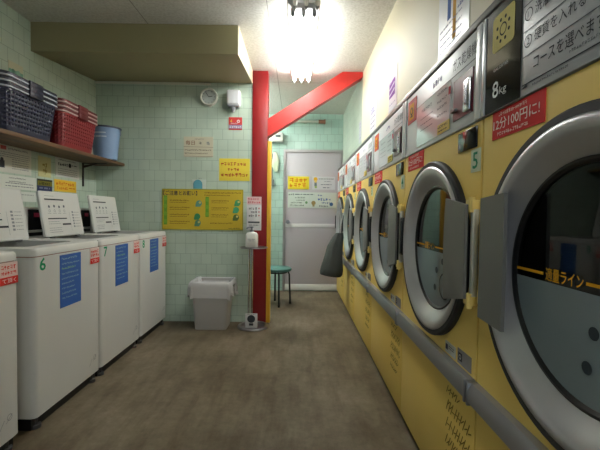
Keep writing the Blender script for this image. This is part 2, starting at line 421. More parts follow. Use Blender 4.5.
def dryer_base(yc, mirrored):
    """cabinet, door and trims shared by all the dryers; local origin on the face plane, floor level, middle of the width"""
    t = thing('tumble_dryer', 'tmp', 'dryer', (XD, yc, 0), 'yellow gas dryers along the right wall')
    hw = .41
    obj('cabinet', open_box(.012, .92, -hw, hw, .06, 1.69), YELLOW_EDGE, t)
    obj('plinth', box(B(), .05, .9, -hw + .01, hw - .01, 0, .06), BLACK, t)
    obj('front_panel', holed_panel(hw - .005, .55, 1.397, .345, .012), YELLOW, t)
    obj('service_panel', box(B(), 0, .012, -hw + .005, hw - .005, .035, .545, .002), YELLOW, t)
    b = B(); lp = [(.0, .512), (-.022, .512), (-.034, .522), (-.034, .560), (-.022, .580), (.0, .580)]
    loft(b, [[(x, y, z) for x, z in lp] for y in (-hw + .005, hw - .005)])
    for y in (-hw + .005, hw - .017): box(b, -.0365, 0, y, y + .012, .509, .583, .004)
    obj('bumper_rail', b, mat((150, 150, 154), .4, .75), t)
    c = (0, 0, ZR)
    obj('gasket', lathe(B(), [(.357, 0), (.357, .016), (.35, .024), (.335, .024), (.335, 0)], c, 'x', 72), RUBBER, t)
    dn = bpy.data.objects.new('door', None); link(dn, t)
    obj('door_ring', lathe(B(), [(.338, .0), (.338, .016), (.334, .024), (.325, .028), (.314, .027), (.300, .019), (.284, .007), (.270, -.004), (.262, -.010), (.257, -.013), (.252, -.022)], c, 'x', 96, ), SILVER, dn, sharp=60)
    obj('seal', lathe(B(), [(.2575, -.011), (.251, -.010), (.244, -.016), (.243, -.03), (.252, -.034)], c, 'x', 72), BLACK, dn)
    b = B(); lathe(b, [(.246, -.020), (.12, -.020)], c, 'x', 64, cap1=True)
    obj('glass', b, GLASS, dn, face=(-1, 0, 0))
    b = B(); n = 40; pts = [(.0175, .2435 * math.cos(PI + PI * i / n), ZR - .018 + .2435 * math.sin(PI + PI * i / n)) for i in range(n + 1)]
    b.faces.new([b.verts.new(p) for p in pts]); obj('frosted_film', b, FILM, dn, face=(-1, 0, 0))
    ink = Ink((.0165, 0, 0), (0, -1, 0), (0, 0, 1), dn, 'marking', lift=.001)
    Y = (206, 150, 34)
    ink.text('適量ライン', -.128, ZR - .014, .031, Y, w=.115, bold=.012)
    ink.rect(-.240, ZR - .003, .104, .007, Y); ink.rect(-.006, ZR - .003, .22, .007, Y)
    G = (52, 60, 66); u0 = .10
    ink.ring(u0, ZR - .148, .046, .053, G)
    for k in range(8):
        a = 2 * PI * k / 8 + .2
        x, y = u0 + .098 * math.cos(a), ZR - .148 + .098 * math.sin(a)
        if math.hypot(x, y - ZR) < .225 and y < ZR - .04: ink.disc(x, y, .0135, G)
    ink.done()
    obj('drum', lathe(B(), [(.30, -.06), (.30, -.60), (.02, -.62)], c, 'x', 48, cap1=True), DRUM, t)
    obj('door_well', lathe(B(), [(.345, -.012), (.30, -.06)], c, 'x', 48), RUBBER, t)
    s = -1 if not mirrored else 1
    # hinge plate that laps over the ring
    b = B()
    if not mirrored:
        prism_pts = [(-.388, .835), (-.232, .80), (-.224, .84), (-.22, .965), (-.224, 1.10), (-.232, 1.16), (-.388, 1.135)]
    else:
        prism_pts = [(.335, .805), (.213, .80), (.21, .965), (.213, 1.16), (.335, 1.15)]
    prism(b, prism_pts, 'x', -.040, -.030)
    obj('hinge_plate', b, GREY_PLATE, dn)
    if not mirrored:
        obj('hinge_post', box(B(), -.022, -.002, -.407, -.386, .825, 1.14, .004), mat((205, 204, 196), .35, .3), dn)
        for z in (.815, 1.118):
            b = B(); box(b, -.028, 0, -.408, -.362, z, z + .032, .004); cyl(b, (-.022, -.396, z - .008), (-.022, -.396, z + .04), .010, seg=16)
            obj('hinge', b, YELLOW_EDGE, dn)
        b = B(); box(b, -.030, 0, .352, .392, .89, 1.085, .008); box(b, -.038, -.026, .340, .362, .90, 1.07, .005)
        obj('door_catch', b, BLACK, t)
    else:
        b = B(); box(b, -.036, 0, .335, .35, .84, .875, .003); box(b, -.036, 0, .335, .35, 1.08, 1.115, .003)
        obj('hinge', b, YELLOW_EDGE, dn)
    b = B(); prism(b, [(.353, 1.397), (.123, 1.397), (.123, 1.319), (.353, 1.319)], 'x', -.002, 0)
    st = obj('price_sticker', b, mat(RED_STICK, .7, 0, .15), t)
    ink = Ink((-.002, .353, 1.319), (0, -1, 0), (0, 0, 1), st)
    ink.text('12分100円に!', .008, .024, .032, (240, 222, 214), w=.205, bold=.005)
    ink.scrawl(.035, .061, .13, .010, (232, 196, 186)); ink.scrawl(.03, .007, .14, .010, (232, 196, 186))
    ink.done()
    # printed marks low on the cabinet
    st = obj('warning_label', prism(B(), [(-.17, .588), (-.258, .588), (-.258, .63), (-.17, .63)], 'x', -.002, 0), mat((186, 186, 176), .5), t)
    ink = Ink((-.002, -.17, .588), (0, -1, 0), (0, 0, 1), st); ink.rect(.006, .012, .02, .02, (70, 66, 90)); ink.dashes(.034, .028, .046, .003, (96, 92, 100)); ink.dashes(.034, .02, .046, .003, (96, 92, 100)); ink.done()
    st = obj('warning_label', prism(B(), [(-.276, .588), (-.376, .588), (-.376, .64), (-.276, .64)], 'x', -.002, 0), mat((132, 128, 132), .45, .3), t)
    ink = Ink((-.002, -.276, .588), (0, -1, 0), (0, 0, 1), st); ink.rect(.008, .012, .03, .028, (60, 58, 64)); ink.ring(.023, .026, .005, .009, (170, 168, 170), k=1.4); ink.done()
    ink = Ink((0, -.17, .0), (0, -1, 0), (0, 0, 1), t, 'marking')
    for k, (z, wd, h) in enumerate(((.44, .12, .03), (.375, .19, .045), (.31, .19, .045), (.25, .17, .04), (.20, .14, .028))):
        p = .02
        while p < wd:
            ink.line(p, z, p + h * .45, z + h, .005, (128, 106, 48)); ink.line(p + .012, z + random.uniform(0, h * .6), p + .034, z + random.uniform(h * .3, h), .004, (128, 106, 48)); p += random.uniform(.018, .03)
    ink.done()
    return t
def coin_panel(t, n):
    """white control panel with a coin window, for the numbered dryers"""
    hw = .41
    p = obj('control_panel', box(B(), -.006, .012, -hw + .004, hw - .004, 1.400, 1.692, .003), mat((226, 227, 230), .34, .0, .3), t)
    for y0, y1 in ((-hw + .004, -hw + .036), (hw - .03, hw - .004)): obj('panel_edge', box(B(), -.012, -.006, y0, y1, 1.400, 1.692, .002), mat((206, 207, 210), .25, .1), p)
    obj('coin_window', box(B(), -.010, -.006, -.352, -.205, 1.437, 1.580), mat((84, 16, 34), .3, 0, .3), p)
    b = B(); box(b, -.018, -.010, -.345, -.298, 1.445, 1.552, .004); box(b, -.024, -.018, -.325, -.318, 1.47, 1.53)
    obj('coin_slot', b, mat((196, 196, 200), .25, .8), p)
    b = B(); box(b, -.022, -.006, -.24, -.215, 1.468, 1.476); cyl(b, (-.022, -.215, 1.472), (-.006, -.215, 1.472), .008, seg=16)
    obj('return_lever', b, STEEL, p)
    # clear acrylic cover over the instruction card
    c = obj('instruction_cover', box(B(), -.009, -.006, -.17, .205, 1.418, 1.600), mat((206, 211, 214), .12, 0, .4), p)
    ink = Ink((-.006, -.19, 0), (0, -1, 0), (0, 0, 1), p)
    D = (90, 92, 98)
    ink.text('ガス乾燥機', -.002, 1.618, .042, D, w=.178)
    ink.line(-.6, 1.602, .18, 1.602, .003, (120, 120, 126))
    ink.scrawl(-.20, 1.628, .10, .026, (150, 146, 178))
    ink.text('100円', .045, 1.553, .016, (216, 150, 160)); ink.scrawl(.05, 1.53, .07, .008, (206, 140, 150)); ink.scrawl(.05, 1.51, .07, .008, (206, 140, 150))
    ink.rect(-.03, 1.548, .022, .03, (176, 40, 56), 4); ink.done()
    ink = Ink((-.009, -.19, 0), (0, -1, 0), (0, 0, 1), c)
    for z in (1.575, 1.545, 1.52, 1.49): ink.scrawl(-.14, z, .10, .011, (96, 100, 110))
    ink.scrawl(-.33, 1.56, .13, .014, (96, 100, 110))
    for z in (1.53, 1.505, 1.48): ink.dashes(-.34, z, .15, .004, (110, 114, 120))
    ink.done()
    st = obj('caution_sticker', prism(B(), [(-.06, 1.42), (-.175, 1.42), (-.175, 1.458), (-.06, 1.458)], 'x', -.0115, -.009), mat((206, 184, 60), .5), p)
    ink = Ink((-.0115, -.06, 1.42), (0, -1, 0), (0, 0, 1), st); ink.scrawl(.008, .02, .10, .012, (60, 54, 26)); ink.dashes(.01, .008, .09, .004, (60, 54, 26)); ink.done()
    st = obj('heat_sticker', prism(B(), [(.352, 1.555), (.225, 1.555), (.225, 1.668), (.352, 1.668)], 'x', -.0085, -.006), mat((200, 58, 34), .5), p)
    ink = Ink((-.0085, .352, 1.555), (0, -1, 0), (0, 0, 1), st); ink.rect(.028, .014, .07, .078, (226, 152, 40)); ink.ring(.063, .055, .012, .02, (60, 40, 24), k=1.5); ink.line(.045, .03, .082, .03, .006, (60, 40, 24), k=1.5); ink.done()
    obj('display', box(B(), -.006, 0, -.378, -.242, 1.318, 1.386, .003), mat((14, 14, 16), .12, 0, .2), t)
    nb = obj('number_plate', prism(B(), [(-.338, 1.240), (-.400, 1.240), (-.400, 1.313), (-.338, 1.313)], 'x', -.002, 0), mat((196, 204, 178), .5), t)
    ink = Ink((-.002, -.338, 1.240), (0, -1, 0), (0, 0, 1), nb); ink.text(str(n), .014, .01, .053, (44, 128, 92), w=.034, bold=.01); ink.done()
def guide_panel(t):
    """black and grey instruction panel of the large-capacity dryer"""
    hw = .41
    p = obj('control_panel', box(B(), -.006, .012, -hw + .004, hw - .004, 1.400, 1.692, .003), mat((164, 166, 172), .35, .0), t)
    b = B(); box(b, -.012, -.006, hw - .020, hw - .004, 1.400, 1.692, .002); obj('panel_edge', b, mat((190, 190, 194), .25, .3), p)
    k = obj('capacity_panel', box(B(), -.008, -.006, .215, hw - .022, 1.402, 1.690), mat((22, 22, 22), .1, 0, .2), p)
    ink = Ink((-.008, hw - .022, 1.40), (0, -1, 0), (0, 0, 1), k)
    YS = (222, 204, 128)
    sq = [(.035 + .056 + x, .165 + .05 + y) for x, y in rrect(.054, .05, .012, 4)]
    ink.poly(sq, YS)
    cx, cy = .091, .215
    ink.ring(cx, cy, .0135, .0175, (40, 38, 30), k=1.5)
    for q in range(8):
        a = PI / 4 * q + .39; ink.disc(cx + .031 * math.cos(a), cy + .031 * math.sin(a), .0052, (40, 38, 30), 12, k=1.5)
    ink.text('GAS DRYER', .045, .112, .008, (206, 206, 206), w=.075)
    ink.text('8', .042, .036, .046, (230, 230, 230), w=.032, bold=.01); ink.text('kg', .079, .033, .028, (230, 230, 230), w=.034); ink.done()
    ink = Ink((-.006, .215, 1.40), (0, -1, 0), (0, 0, 1), p)
    D = (46, 48, 54); Lc = (84, 86, 94)
    ink.line(.02, .283, .60, .283, .004, D); ink.line(.005, .266, .06, .290, .0001, D)
    ink.text('最初にカードを', .05, .246, .028, (72, 74, 82), w=.17)
    ink.scrawl(.05, .229, .20, .008, (90, 92, 98))
    for z, s, num in ((.183, '洗濯物を入れる', 1), (.118, '硬貨を入れる', 2)):
        ink.ring(.028, z + .013, .013, .0155, D); ink.text(str(num), .0235, z + .004, .017, D)
        ink.text(s, .052, z, .029, D, w=.185 if num == 1 else .16)
    for z in (.222, .158, .096): ink.line(.008, z, .60, z, .0025, Lc)
    ink.text('コースを選べます', .052, .053, .031, D, w=.21)
    ink.scrawl(.17, .040, .10, .007, (90, 92, 98))
    ink.line(.008, .027, .60, .027, .003, D); ink.poly([(.004, .018), (.03, .018), (.03, .028)], D); ink.scrawl(.05, .014, .12, .006, (90, 92, 98))
    ink.done()
D0 = 1.142
big = dryer_base(D0 - .41, True); guide_panel(big)
big['label'] = 'yellow dryer with a black 8kg sun panel and a grey instruction panel'
where = {5: 'yellow dryer with green number 5, beside the 8kg dryer', 4: 'yellow dryer with green number 4, next beyond number 5',
         3: 'yellow dryer with green number 3, between number 4 and number 2', 2: 'yellow dryer second from the far grey door, numbered 2',
         1: 'yellow dryer standing right against the far door wall, numbered 1'}
for i, n in enumerate((5, 4, 3, 2, 1)):
    t = dryer_base(D0 + .41 + .819 * i, False); coin_panel(t, n); t['label'] = where[n]

# grey cloth bag hung on the farthest dryers' doors
t = thing('laundry_bag', 'dark grey cloth bag hanging from the dryer doors beside the grey door', 'bag', (.50, 4.08, .42))
b = B(); rings = []
for k, (dx, dz, rx, ry) in enumerate(((-.125, .025, .10, .11), (-.125, .0, .115, .12), (-.12, .02, .125, .13), (-.11, .08, .122, .13), (-.095, .2, .098, .10), (-.075, .32, .085, .085), (-.045, .42, .06, .06), (-.03, .47, .04, .05))):
    lp = []
    for i in range(32):
        a = 2 * PI * i / 32; q = 1 + (.05 * math.sin(5 * a + k) + .03 * math.sin(9 * a)) * (k > 1)
        lp.append((dx + rx * math.cos(a) * q, ry * math.sin(a) * q, dz + .05 * (-math.cos(a)) * (.3 if k < 4 else 0) + (.0)))
    rings.append(lp)
loft(b, rings); obj('sack', b, mat((58, 62, 58), .8, noise=.15, scale=12), t)
obj('strap', tube(B(), [(-.03, 0, .46), (-.01, .01, .55), (.0, .01, .66), (.004, .0, .69)], .007), mat((60, 62, 60), .8), t)
obj('strap', tube(B(), [(-.03, -.03, .46), (-.02, -.03, .55), (-.002, -.01, .65), (.004, 0, .69)], .006), mat((160, 160, 156), .7), t)

# ------------------------------------------------------------------ washers
BLUE = (44, 92, 170)
def washer(y0, w, n, label, lid_open):
    t = thing('washing_machine', label, 'washer', (XW, y0, 0), 'white top-loading washers along the left wall')
    D = .63
    # body: rounded cabinet; local x runs from 0 (front) to -D
    def loop(z, i=0.): return [(-D / 2 + x, w / 2 + y, z) for x, y in rrect(D / 2 - i, w / 2 - .003 - i, .028, 5)]
    obj('cabinet', loft(B(), [loop(.062, .006), loop(.068), loop(.864), loop(.866, .003)]), WHITE_ENAMEL, t)
    obj('seam', loft(B(), [loop(.866, .004), loop(.871, .004)]), mat((150, 110, 100), .5), t)
    # top cover, a frame around the tub opening
    b = B(); outer = lambda z, i=0.: [(-D / 2 + x, w / 2 + y, z) for x, y in rrect(D / 2 - i, w / 2 - .003 - i, .028, 5)]
    inn = lambda z: [(-.30 + x, w / 2 + y, z) for x, y in rrect(.19, .215, .05, 5)]
    loft(b, [outer(.871), outer(.900), outer(.910, .006), inn(.910), inn(.80)], cap0=True, cap1=True)
    obj('top_cover', b, LID_WHITE, t)
    obj('tub', loft(B(), [inn(.8005), [(p[0], p[1], .801) for p in inn(.8)]]), mat((60, 62, 64), .4, .5), t)
    for (x, y) in ((-.035, .05), (-.035, w - .05), (-D + .06, .07), (-D + .06, w - .07)):
        b = B(); cyl(b, (x, y, 0), (x, y, .018), .026, seg=16); cyl(b, (x, y, .018), (x, y, .064), .012, seg=12); obj('foot', b, mat((70, 70, 72), .5), t)
    obj('base', box(B(), -D + .03, -.03, .012, w - .012, .004, .064), BLACK, t)
    # control box along the back edge
    b = B(); loft(b, [[(x, y, z) for x, z in ((-.549, .911), (-D, .911), (-D, 1.118), (-.562, 1.118), (-.552, 1.110))] for y in (.065, w - .012)])
    cb = obj('control_box', b, LID_WHITE, t)
    ink = Ink((-.545, 0, 0), (0, 1, 0), (0, 0, 1), cb, 'display', lift=.0)
    obj('display', prism(B(), [(.115, .962), (.25, .962), (.25, 1.103), (.115, 1.103)], 'x', -.552, -.546), mat((20, 18, 26), .25), cb)
    obj('coin_slot', prism(B(), [(.115, .920), (.25, .920), (.25, .944), (.105, .944)], 'x', -.552, -.546), mat((26, 26, 30), .4), cb)
    obj('indicator', prism(B(), [(.165, 1.05), (.22, 1.05), (.22, 1.08), (.165, 1.08)], 'x', -.55, -.544), mat((196, 40, 84), .35), cb)
    # lid, raised and leaning back; local axes: u along the width, v up the lid
    if lid_open:
        h, wl = .325, .455; base = Vector((-.438, .122, .912)); V = Vector((-.055, 0, .327)).normalized(); U = Vector((0, 1, 0)); N = U.cross(V)
        b = B(); pr = [(wl / 2 + x, h / 2 + y) for x, y in rrect(wl / 2, h / 2, .014, 4)]; pi = [(wl / 2 + x, h / 2 + y) for x, y in rrect(wl / 2 - .008, h / 2 - .008, .01, 4)]
        f = lambda pts, d: [base + U * x + V * y + N * d for x, y in pts]
        loft(b, [f(pr, -.012), f(pr, .004), f(pi, .008), f(pi, .006)])
        lid = obj('lid', b, LID_WHITE, t)
        hb = B()
        for y in (.06, wl - .10): cyl(hb, base + U * y + V * .0 - N * .004, base + U * (y + .04) - N * .004, .009, seg=12)
        obj('hinge', hb, mat((120, 120, 122), .5), lid)
        ink = Ink(base + N * .006, U, V, lid, 'printed_guide')
        K = (58, 60, 66); G = (140, 144, 150)
        ink.rect(.045, .262, .21, .010, K); ink.rect(.05, .125, .21, .008, K); ink.rect(.20, .080, .10, .012, K)
        for k in range(4):
            ink.disc(.08 + .055 * k, .215 + .004 * (k % 2), .010, (100, 104, 116)); ink.ring(.08 + .055 * k, .185, .007, .010, G)
            ink.dashes(.06 + .055 * k, .165, .035, .003, G)
        for z in (.105, .09, .06, .045, .03): ink.dashes(.05, z, random.uniform(.1, .14), .0035, G)
        for k in range(6): ink.rect(.33, .06 + .022 * k, .02, .013, G); ink.dashes(.36, .064 + .022 * k, .06, .0035, G)
        ink.dashes(.05, .29, .10, .003, G); ink.line(.30, .035, .30, .18, .002, G); ink.done()
    # front stickers
    fi = lambda y, z, par, nm='lettering', d=.0: Ink((d, y, z), (0, 1, 0), (0, 0, 1), par, nm)
    ink = fi(.04, .795, t, 'number'); ink.text(str(n), 0, 0, .066, (30, 140, 96), w=.046, bold=.018); ink.done()
    bs = obj('notice_sticker', prism(B(), [(.198, .567), (.39, .567), (.39, .856), (.198, .856)], 'x', -.001, .002), mat(BLUE, .5), t)
    ink = fi(.198, .567, bs, d=.002)
    for k in range(9):
        z = .262 - k * .027; ww = random.uniform(.10, .165); ink.scrawl(.012, z, ww, .013 if k in (0, 2) else .010, (150, 178, 190) if k != 2 else (150, 190, 140))
    ink.done()
    rs = obj('warning_sticker', prism(B(), [(.488, .768), (.592, .768), (.592, .866), (.488, .866)], 'x', -.001, .002), mat((226, 200, 196), .5), t)
    ink = fi(.488, .768, rs, d=.002); R = (206, 52, 44)
    ink.rect(0, 0, .104, .034, R); ink.text('て頂く', .012, .007, .02, (240, 226, 222), w=.08, k=1.6)
    ink.scrawl(.008, .068, .09, .018, R); ink.scrawl(.008, .044, .09, .018, R)
    ink.done()
    ink = fi(w - .13, .13, t, 'marking')
    ink.line(0, .0, .03, .04, .003, (150, 152, 158)); ink.line(.04, .02, .075, .05, .003, (150, 152, 158)); ink.ring(.06, .04, .012, .015, (150, 152, 158)); ink.done()
    return t
WS = ((1.105, 5), (1.802, 6), (2.413, 7), (3.026, 8))
wl = {5: 'white washer with its lid closed, standing before washer number 6', 6: 'white washer with green number 6 and open lid, nearer than number 7',
      7: 'white washer with green number 7 and open lid, between numbers 6 and 8', 8: 'white washer numbered 8 with open lid, against the back tile wall'}
for y0, n in WS: washer(y0, .606, n, wl[n], n != 5)

# ------------------------------------------------------------------ shelf with baskets and bucket
ZS = 1.57
t = thing('wall_shelf', 'long brown wooden shelf on black brackets above the washers', 'shelf', (XL, 2.4, ZS))
obj('board', box(B(), .001, .29, -1.9, 1.285, -.028, 0, .003), wood_mat(), t)
for y in (1.07, -.3):
    b = B(); box(b, .001, .006, y - .012, y + .012, -.245, -.029); box(b, .001, .22, y - .012, y + .012, -.034, -.0285)
    prism(b, [(.006, -.05), (.006, -.075), (.14, -.034), (.12, -.034)], 'y', y - .002, y + .002)
    obj('bracket', b, mat((34, 30, 28), .5), t)
def basket_wall(hx0, hy0, hx1, hy1, z0, z1, nc=52, nr=10):
    """tapered, rounded rectangular wall pierced by rows of square holes"""
    b = B(); G = []
    def resample(hx, hy):
        lp = rrect(hx, hy, .05, 8); lp.append(lp[0]); L = [0]
        for p, q in zip(lp, lp[1:]): L.append(L[-1] + math.dist(p, q))
        out = []
        for i in range(nc):
            s = L[-1] * i / nc; k = max(j for j in range(len(L)) if L[j] <= s + 1e-9); k = min(k, len(lp) - 2)
            u = (s - L[k]) / max(1e-9, L[k + 1] - L[k]); out.append((lp[k][0] + (lp[k + 1][0] - lp[k][0]) * u, lp[k][1] + (lp[k + 1][1] - lp[k][1]) * u))
        return out
    for r in range(nr + 1):
        f = r / nr; G.append([b.verts.new((x, y, z0 + (z1 - z0) * f)) for x, y in resample(hx0 + (hx1 - hx0) * f, hy0 + (hy1 - hy0) * f)])
    fs = []
    for r in range(nr):
        for i in range(nc):
            q = [G[r][i], G[r][(i + 1) % nc], G[r + 1][(i + 1) % nc], G[r + 1][i]]
            if not 0 < r < nr - 1: b.faces.new(q); continue
            P = [v.co.copy() for v in q]; m = .27
            bl = lambda u, v: (P[0] * (1 - u) + P[1] * u) * (1 - v) + (P[3] * (1 - u) + P[2] * u) * v
            I = [b.verts.new(bl(*uv)) for uv in ((m, m), (1 - m, m), (1 - m, 1 - m), (m, 1 - m))]
            for k in range(4): b.faces.new((q[k], q[(k + 1) % 4], I[(k + 1) % 4], I[k]))
    b.faces.new(G[0][::-1])
    return b
def make_basket(col, rimcol, label, cat_group, loc):
    t = thing('laundry_basket', label, 'basket', loc, cat_group)
    plastic = mat(col, .42)
    o = obj('body', basket_wall(.115, .215, .142, .243, .001, .262), plastic, t)
    sm = o.modifiers.new('solid', 'SOLIDIFY'); sm.thickness = .003; sm.offset = -1
    R = lambda hx, hy, z: [(x, y, z) for x, y in rrect(hx, hy, .055, 6)]
    obj('rim', loft(B(), [R(.142, .243, .258), R(.149, .250, .256), R(.150, .251, .271), R(.147, .248, .274), R(.139, .240, .272), R(.139, .240, .258)], False, False), mat(tuple(int(c * .75) for c in col), .4), t)
    obj('rim_band', loft(B(), [R(.143, .244, .247), R(.1505, .2515, .247), R(.1515, .2525, .255), R(.143, .244, .256)], False, False), mat(rimcol, .4), t)
    for s in (-1, 1):
        obj('grip', box(B(), min(s * .142, s * .160), max(s * .142, s * .160), -.06, .06, .238, .277, .005), mat(tuple(int(c * .8) for c in col), .42), t)
    return t
def copy_thing(r, loc, label):
    n = r.copy(); C.objects.link(n); n.location = loc; n['label'] = label
    for ch in r.children:
        c = ch.copy(); C.objects.link(c); c.parent = n
    return n
for col, rc, nm, yc, where in (((15, 19, 52), (190, 194, 204), 'navy blue', 2.41, 'next to the red stack'), ((126, 18, 24), (210, 184, 180), 'red', 2.93, 'beside the light blue bucket')):
    b0 = None
    for k, pos in enumerate(('lowest', 'middle', 'topmost')):
        loc = (-1.835, yc, ZS + .0315 * k); lab = '%s perforated plastic laundry basket, %s of the nested %s stack on the shelf' % (nm, pos, nm.split()[0])
        if b0 is None: b0 = make_basket(col, rc, lab, 'nested %s baskets on the shelf' % nm, loc)
        else: copy_thing(b0, loc, lab)
t = thing('bucket', 'light blue plastic bucket with a dark rim at the end of the shelf', 'bucket', (-1.775, 3.45, ZS))
obj('pail', lathe(B(), [(.093, .0), (.097, .004), (.124, .285), (.121, .285), (.094, .01)], seg=40, cap0=True, cap1=True), mat((126, 152, 188), .45), t)
obj('rim', lathe(B(), [(.123, .28), (.131, .281), (.132, .294), (.122, .296), (.119, .288)], seg=40, closed=True), mat((52, 58, 76), .45), t)
b = B()
for z, a0, a1, hh in ((.225, -2.2, -1.1, .010), (.19, -2.3, -1.9, .012), (.19, -1.85, -1.45, .012), (.19, -1.4, -1.05, .012)):
    r = .0975 + (.1245 - .0975) * z / .285 + .0008; n = 10
    A = [b.verts.new((r * math.cos(a0 + (a1 - a0) * i / n), r * math.sin(a0 + (a1 - a0) * i / n), z)) for i in range(n + 1)]
    D = [b.verts.new((r * math.cos(a0 + (a1 - a0) * i / n) * 1.002, r * math.sin(a0 + (a1 - a0) * i / n) * 1.002, z + hh)) for i in range(n + 1)]
    for i in range(n): b.faces.new((A[i], A[i + 1], D[i + 1], D[i]))
obj('printing', b, mat((206, 216, 228), .5), t)
bb = B(); pts = [(.128 * math.cos(a), .128 * math.sin(a) * .9 , .27 - .0 + -.05 * math.sin(a)) for a in [PI * k / 14 for k in range(15)]]
obj('bail', tube(bb, pts, .003, 8), mat((150, 155, 165), .4, .5), t)

# ------------------------------------------------------------------ papers on the left wall
XP = XL + .001
def lp(label, y0, y1, z0, z1, col, fn, cat='notice', name='paper_notice', group='papers under the shelf'):
    o, ink = sheet(name, label, cat, 'left', (XP, y0, z0), y1 - y0, z1 - z0, col, .002, group); fn(ink, y1 - y0, z1 - z0); ink.done()
K = (74, 76, 80)
def f1(i, w, h):
    i.scrawl(.02, h - .03, w * .32, .014, K); i.rect(w * .42, h - .036, w * .1, .026, (196, 90, 88)); i.scrawl(w * .56, h - .03, w * .38, .014, K)
    for k in range(3): i.dashes(.02, h - .055 - k * .014, w - .04, .004, (120, 122, 126))
    for x in (.06, .36): i.rect(w * x + .02, .03, .045, .05, (70, 72, 78)); i.disc(w * x + .042, .085, .014, (70, 72, 78))
    for k in range(5): i.dashes(w * .62, .03 + k * .016, w * .32, .004, (120, 122, 126))
lp('wide printed white notice high under the shelf above washer 6', 2.30, 2.80, 1.355, 1.545, (206, 206, 196), f1)
def f2(i, w, h):
    i.scrawl(w * .3, h * .5, w * .45, .03, (150, 134, 70)); i.scrawl(w * .35, h * .2, w * .35, .03, (150, 134, 70)); i.line(w * .5, .02, w * .62, h * .7, .006, (120, 112, 60))
lp('small yellowish paper between two white notices under the shelf', 2.875, 3.022, 1.36, 1.52, (196, 190, 138), f2)
def f3(i, w, h):
    i.scrawl(.03, h - .03, w - .08, .012, K); i.scrawl(.03, h - .075, .13, .028, (60, 62, 66)); i.disc(.19, h - .06, .02, (40, 40, 44)); i.dashes(.22, h - .06, .07, .008, K)
    for k in range(4): i.dashes(.03, .018 + k * .017, w - .06, .004, (120, 122, 126))
lp('white printed notice under the shelf beside the black bracket', 3.078, 3.41, 1.38, 1.55, (204, 206, 200), f3)
def f4(i, w, h):
    i.disc(.12, h * .5, .028, (120, 146, 116)); i.rect(.02, .01, .2, h - .02, (214, 216, 204), .5)
    for z in (h - .025, h - .05): i.scrawl(.30, z, .16, .010, (84, 86, 92))
    for k in range(2): i.dashes(.27, .018 + k * .02, .27, .005, (120, 122, 128))
lp('low wide white notice with a green mark above washer 6', 2.28, 2.85, 1.245, 1.342, (218, 220, 212), f4)
def f5(i, w, h): i.rect(0, h * .45, w, h * .4, (116, 112, 44)); i.scrawl(.02, h * .52, w - .04, .022, (60, 58, 30), k=1.6); i.rect(0, h * .85, w, h * .15, (60, 60, 50)); i.dashes(.02, h * .2, w - .05, .012, (120, 128, 160))
lp('small navy and olive card beside the orange notice', 2.862, 3.034, 1.248, 1.342, (48, 56, 98), f5, 'card', 'printed_card')
def f6(i, w, h): i.scrawl(.02, h * .52, w - .04, .030, (206, 110, 34)); i.scrawl(.03, h * .18, w * .5, .024, (206, 110, 34)); i.dashes(.19, .03, .09, .008, (206, 110, 34))
lp('yellow notice with orange writing above washer 8', 3.062, 3.363, 1.258, 1.358, (232, 190, 62), f6)
def f7(i, w, h): i.dashes(.03, h - .025, w - .06, .005, (150, 154, 154))
lp('plain white slip above the control box of washer 7', 2.66, 2.85, 1.16, 1.232, (214, 218, 210), f7, 'paper', 'paper_slip')
def f0(i, w, h):
    i.rect(.0, .0, w, h * .42, (116, 158, 140)); i.disc(w * .3, h * .32, .014, (90, 124, 110)); i.disc(w * .65, h * .3, .02, (136, 176, 156))
lp('small faded picture card on the wall above the navy baskets', 2.59, 2.726, 2.04, 2.13, (190, 190, 162), f0, 'card', 'picture_card', 'cards on the left wall')

# ------------------------------------------------------------------ back wall
def bp(name, label, cat, x0, x1, z0, z1, col, fn, t=.002):
    o, ink = sheet(name, label, cat, 'back', (x0, YB - .001, z0), x1 - x0, z1 - z0, col, t, 'signs on the back tile wall'); fn(ink, x1 - x0, z1 - z0); ink.done()
def big_sign(i, w, h):
    N = (40, 46, 72); Gn = (70, 146, 96); Lg = (112, 166, 60); BR = (116, 84, 34)
    i.text('【ご注意とお願い】', .012, h - .064, .046, N, w=.335, bold=.014)
    i.scrawl(.42, h - .042, .36, .014, BR); i.scrawl(.42, h - .066, .26, .012, BR)
    i.rect(.016, .05, .034, .29, Lg); i.rect(.43, .13, .034, .20, Lg)
    for k in range(4): i.disc(.033, .085 + .075 * k, .02, (128, 178, 66), k=1.5)
    for x in (.447,): 
        for k in range(3): i.disc(x, .16 + .07 * k, .02, (128, 178, 66), k=1.5)
    for k in range(4):
        i.scrawl(.075, .285 - k * .07, .20, .014, BR); i.dashes(.075, .270 - k * .07, .17, .004, BR)
        if k < 3: i.scrawl(.49, .285 - k * .07, .17, .014, BR); i.dashes(.49, .270 - k * .07, .15, .004, BR)
    i.scrawl(.48, .062, .22, .014, BR)
    for cx, cz, cc in ((.365, .265, (104, 158, 140)), (.35, .135, Gn), (.355, .07, (92, 140, 110)), (.75, .275, Gn), (.735, .205, (74, 156, 112)), (.735, .13, (90, 110, 60))):
        i.disc(cx, cz, .03, cc, 14); i.rect(cx - .034, cz - .034, .05, .026, cc); i.disc(cx + .01, cz + .008, .011, (206, 196, 120), 12, k=1.5)
    i.scrawl(.66, .012, .11, .014, (70, 96, 40))
    for x, y, ww, hh in ((0, 0, w, .006), (0, h - .006, w, .006), (0, 0, .006, h), (w - .006, 0, .006, h)): i.rect(x, y, ww, hh, (150, 150, 50))
bp('information_board', 'large yellow rules board with green pictures on the back tiles', 'sign', -1.344, -.54, .922, 1.328, (204, 178, 56), big_sign, .006)
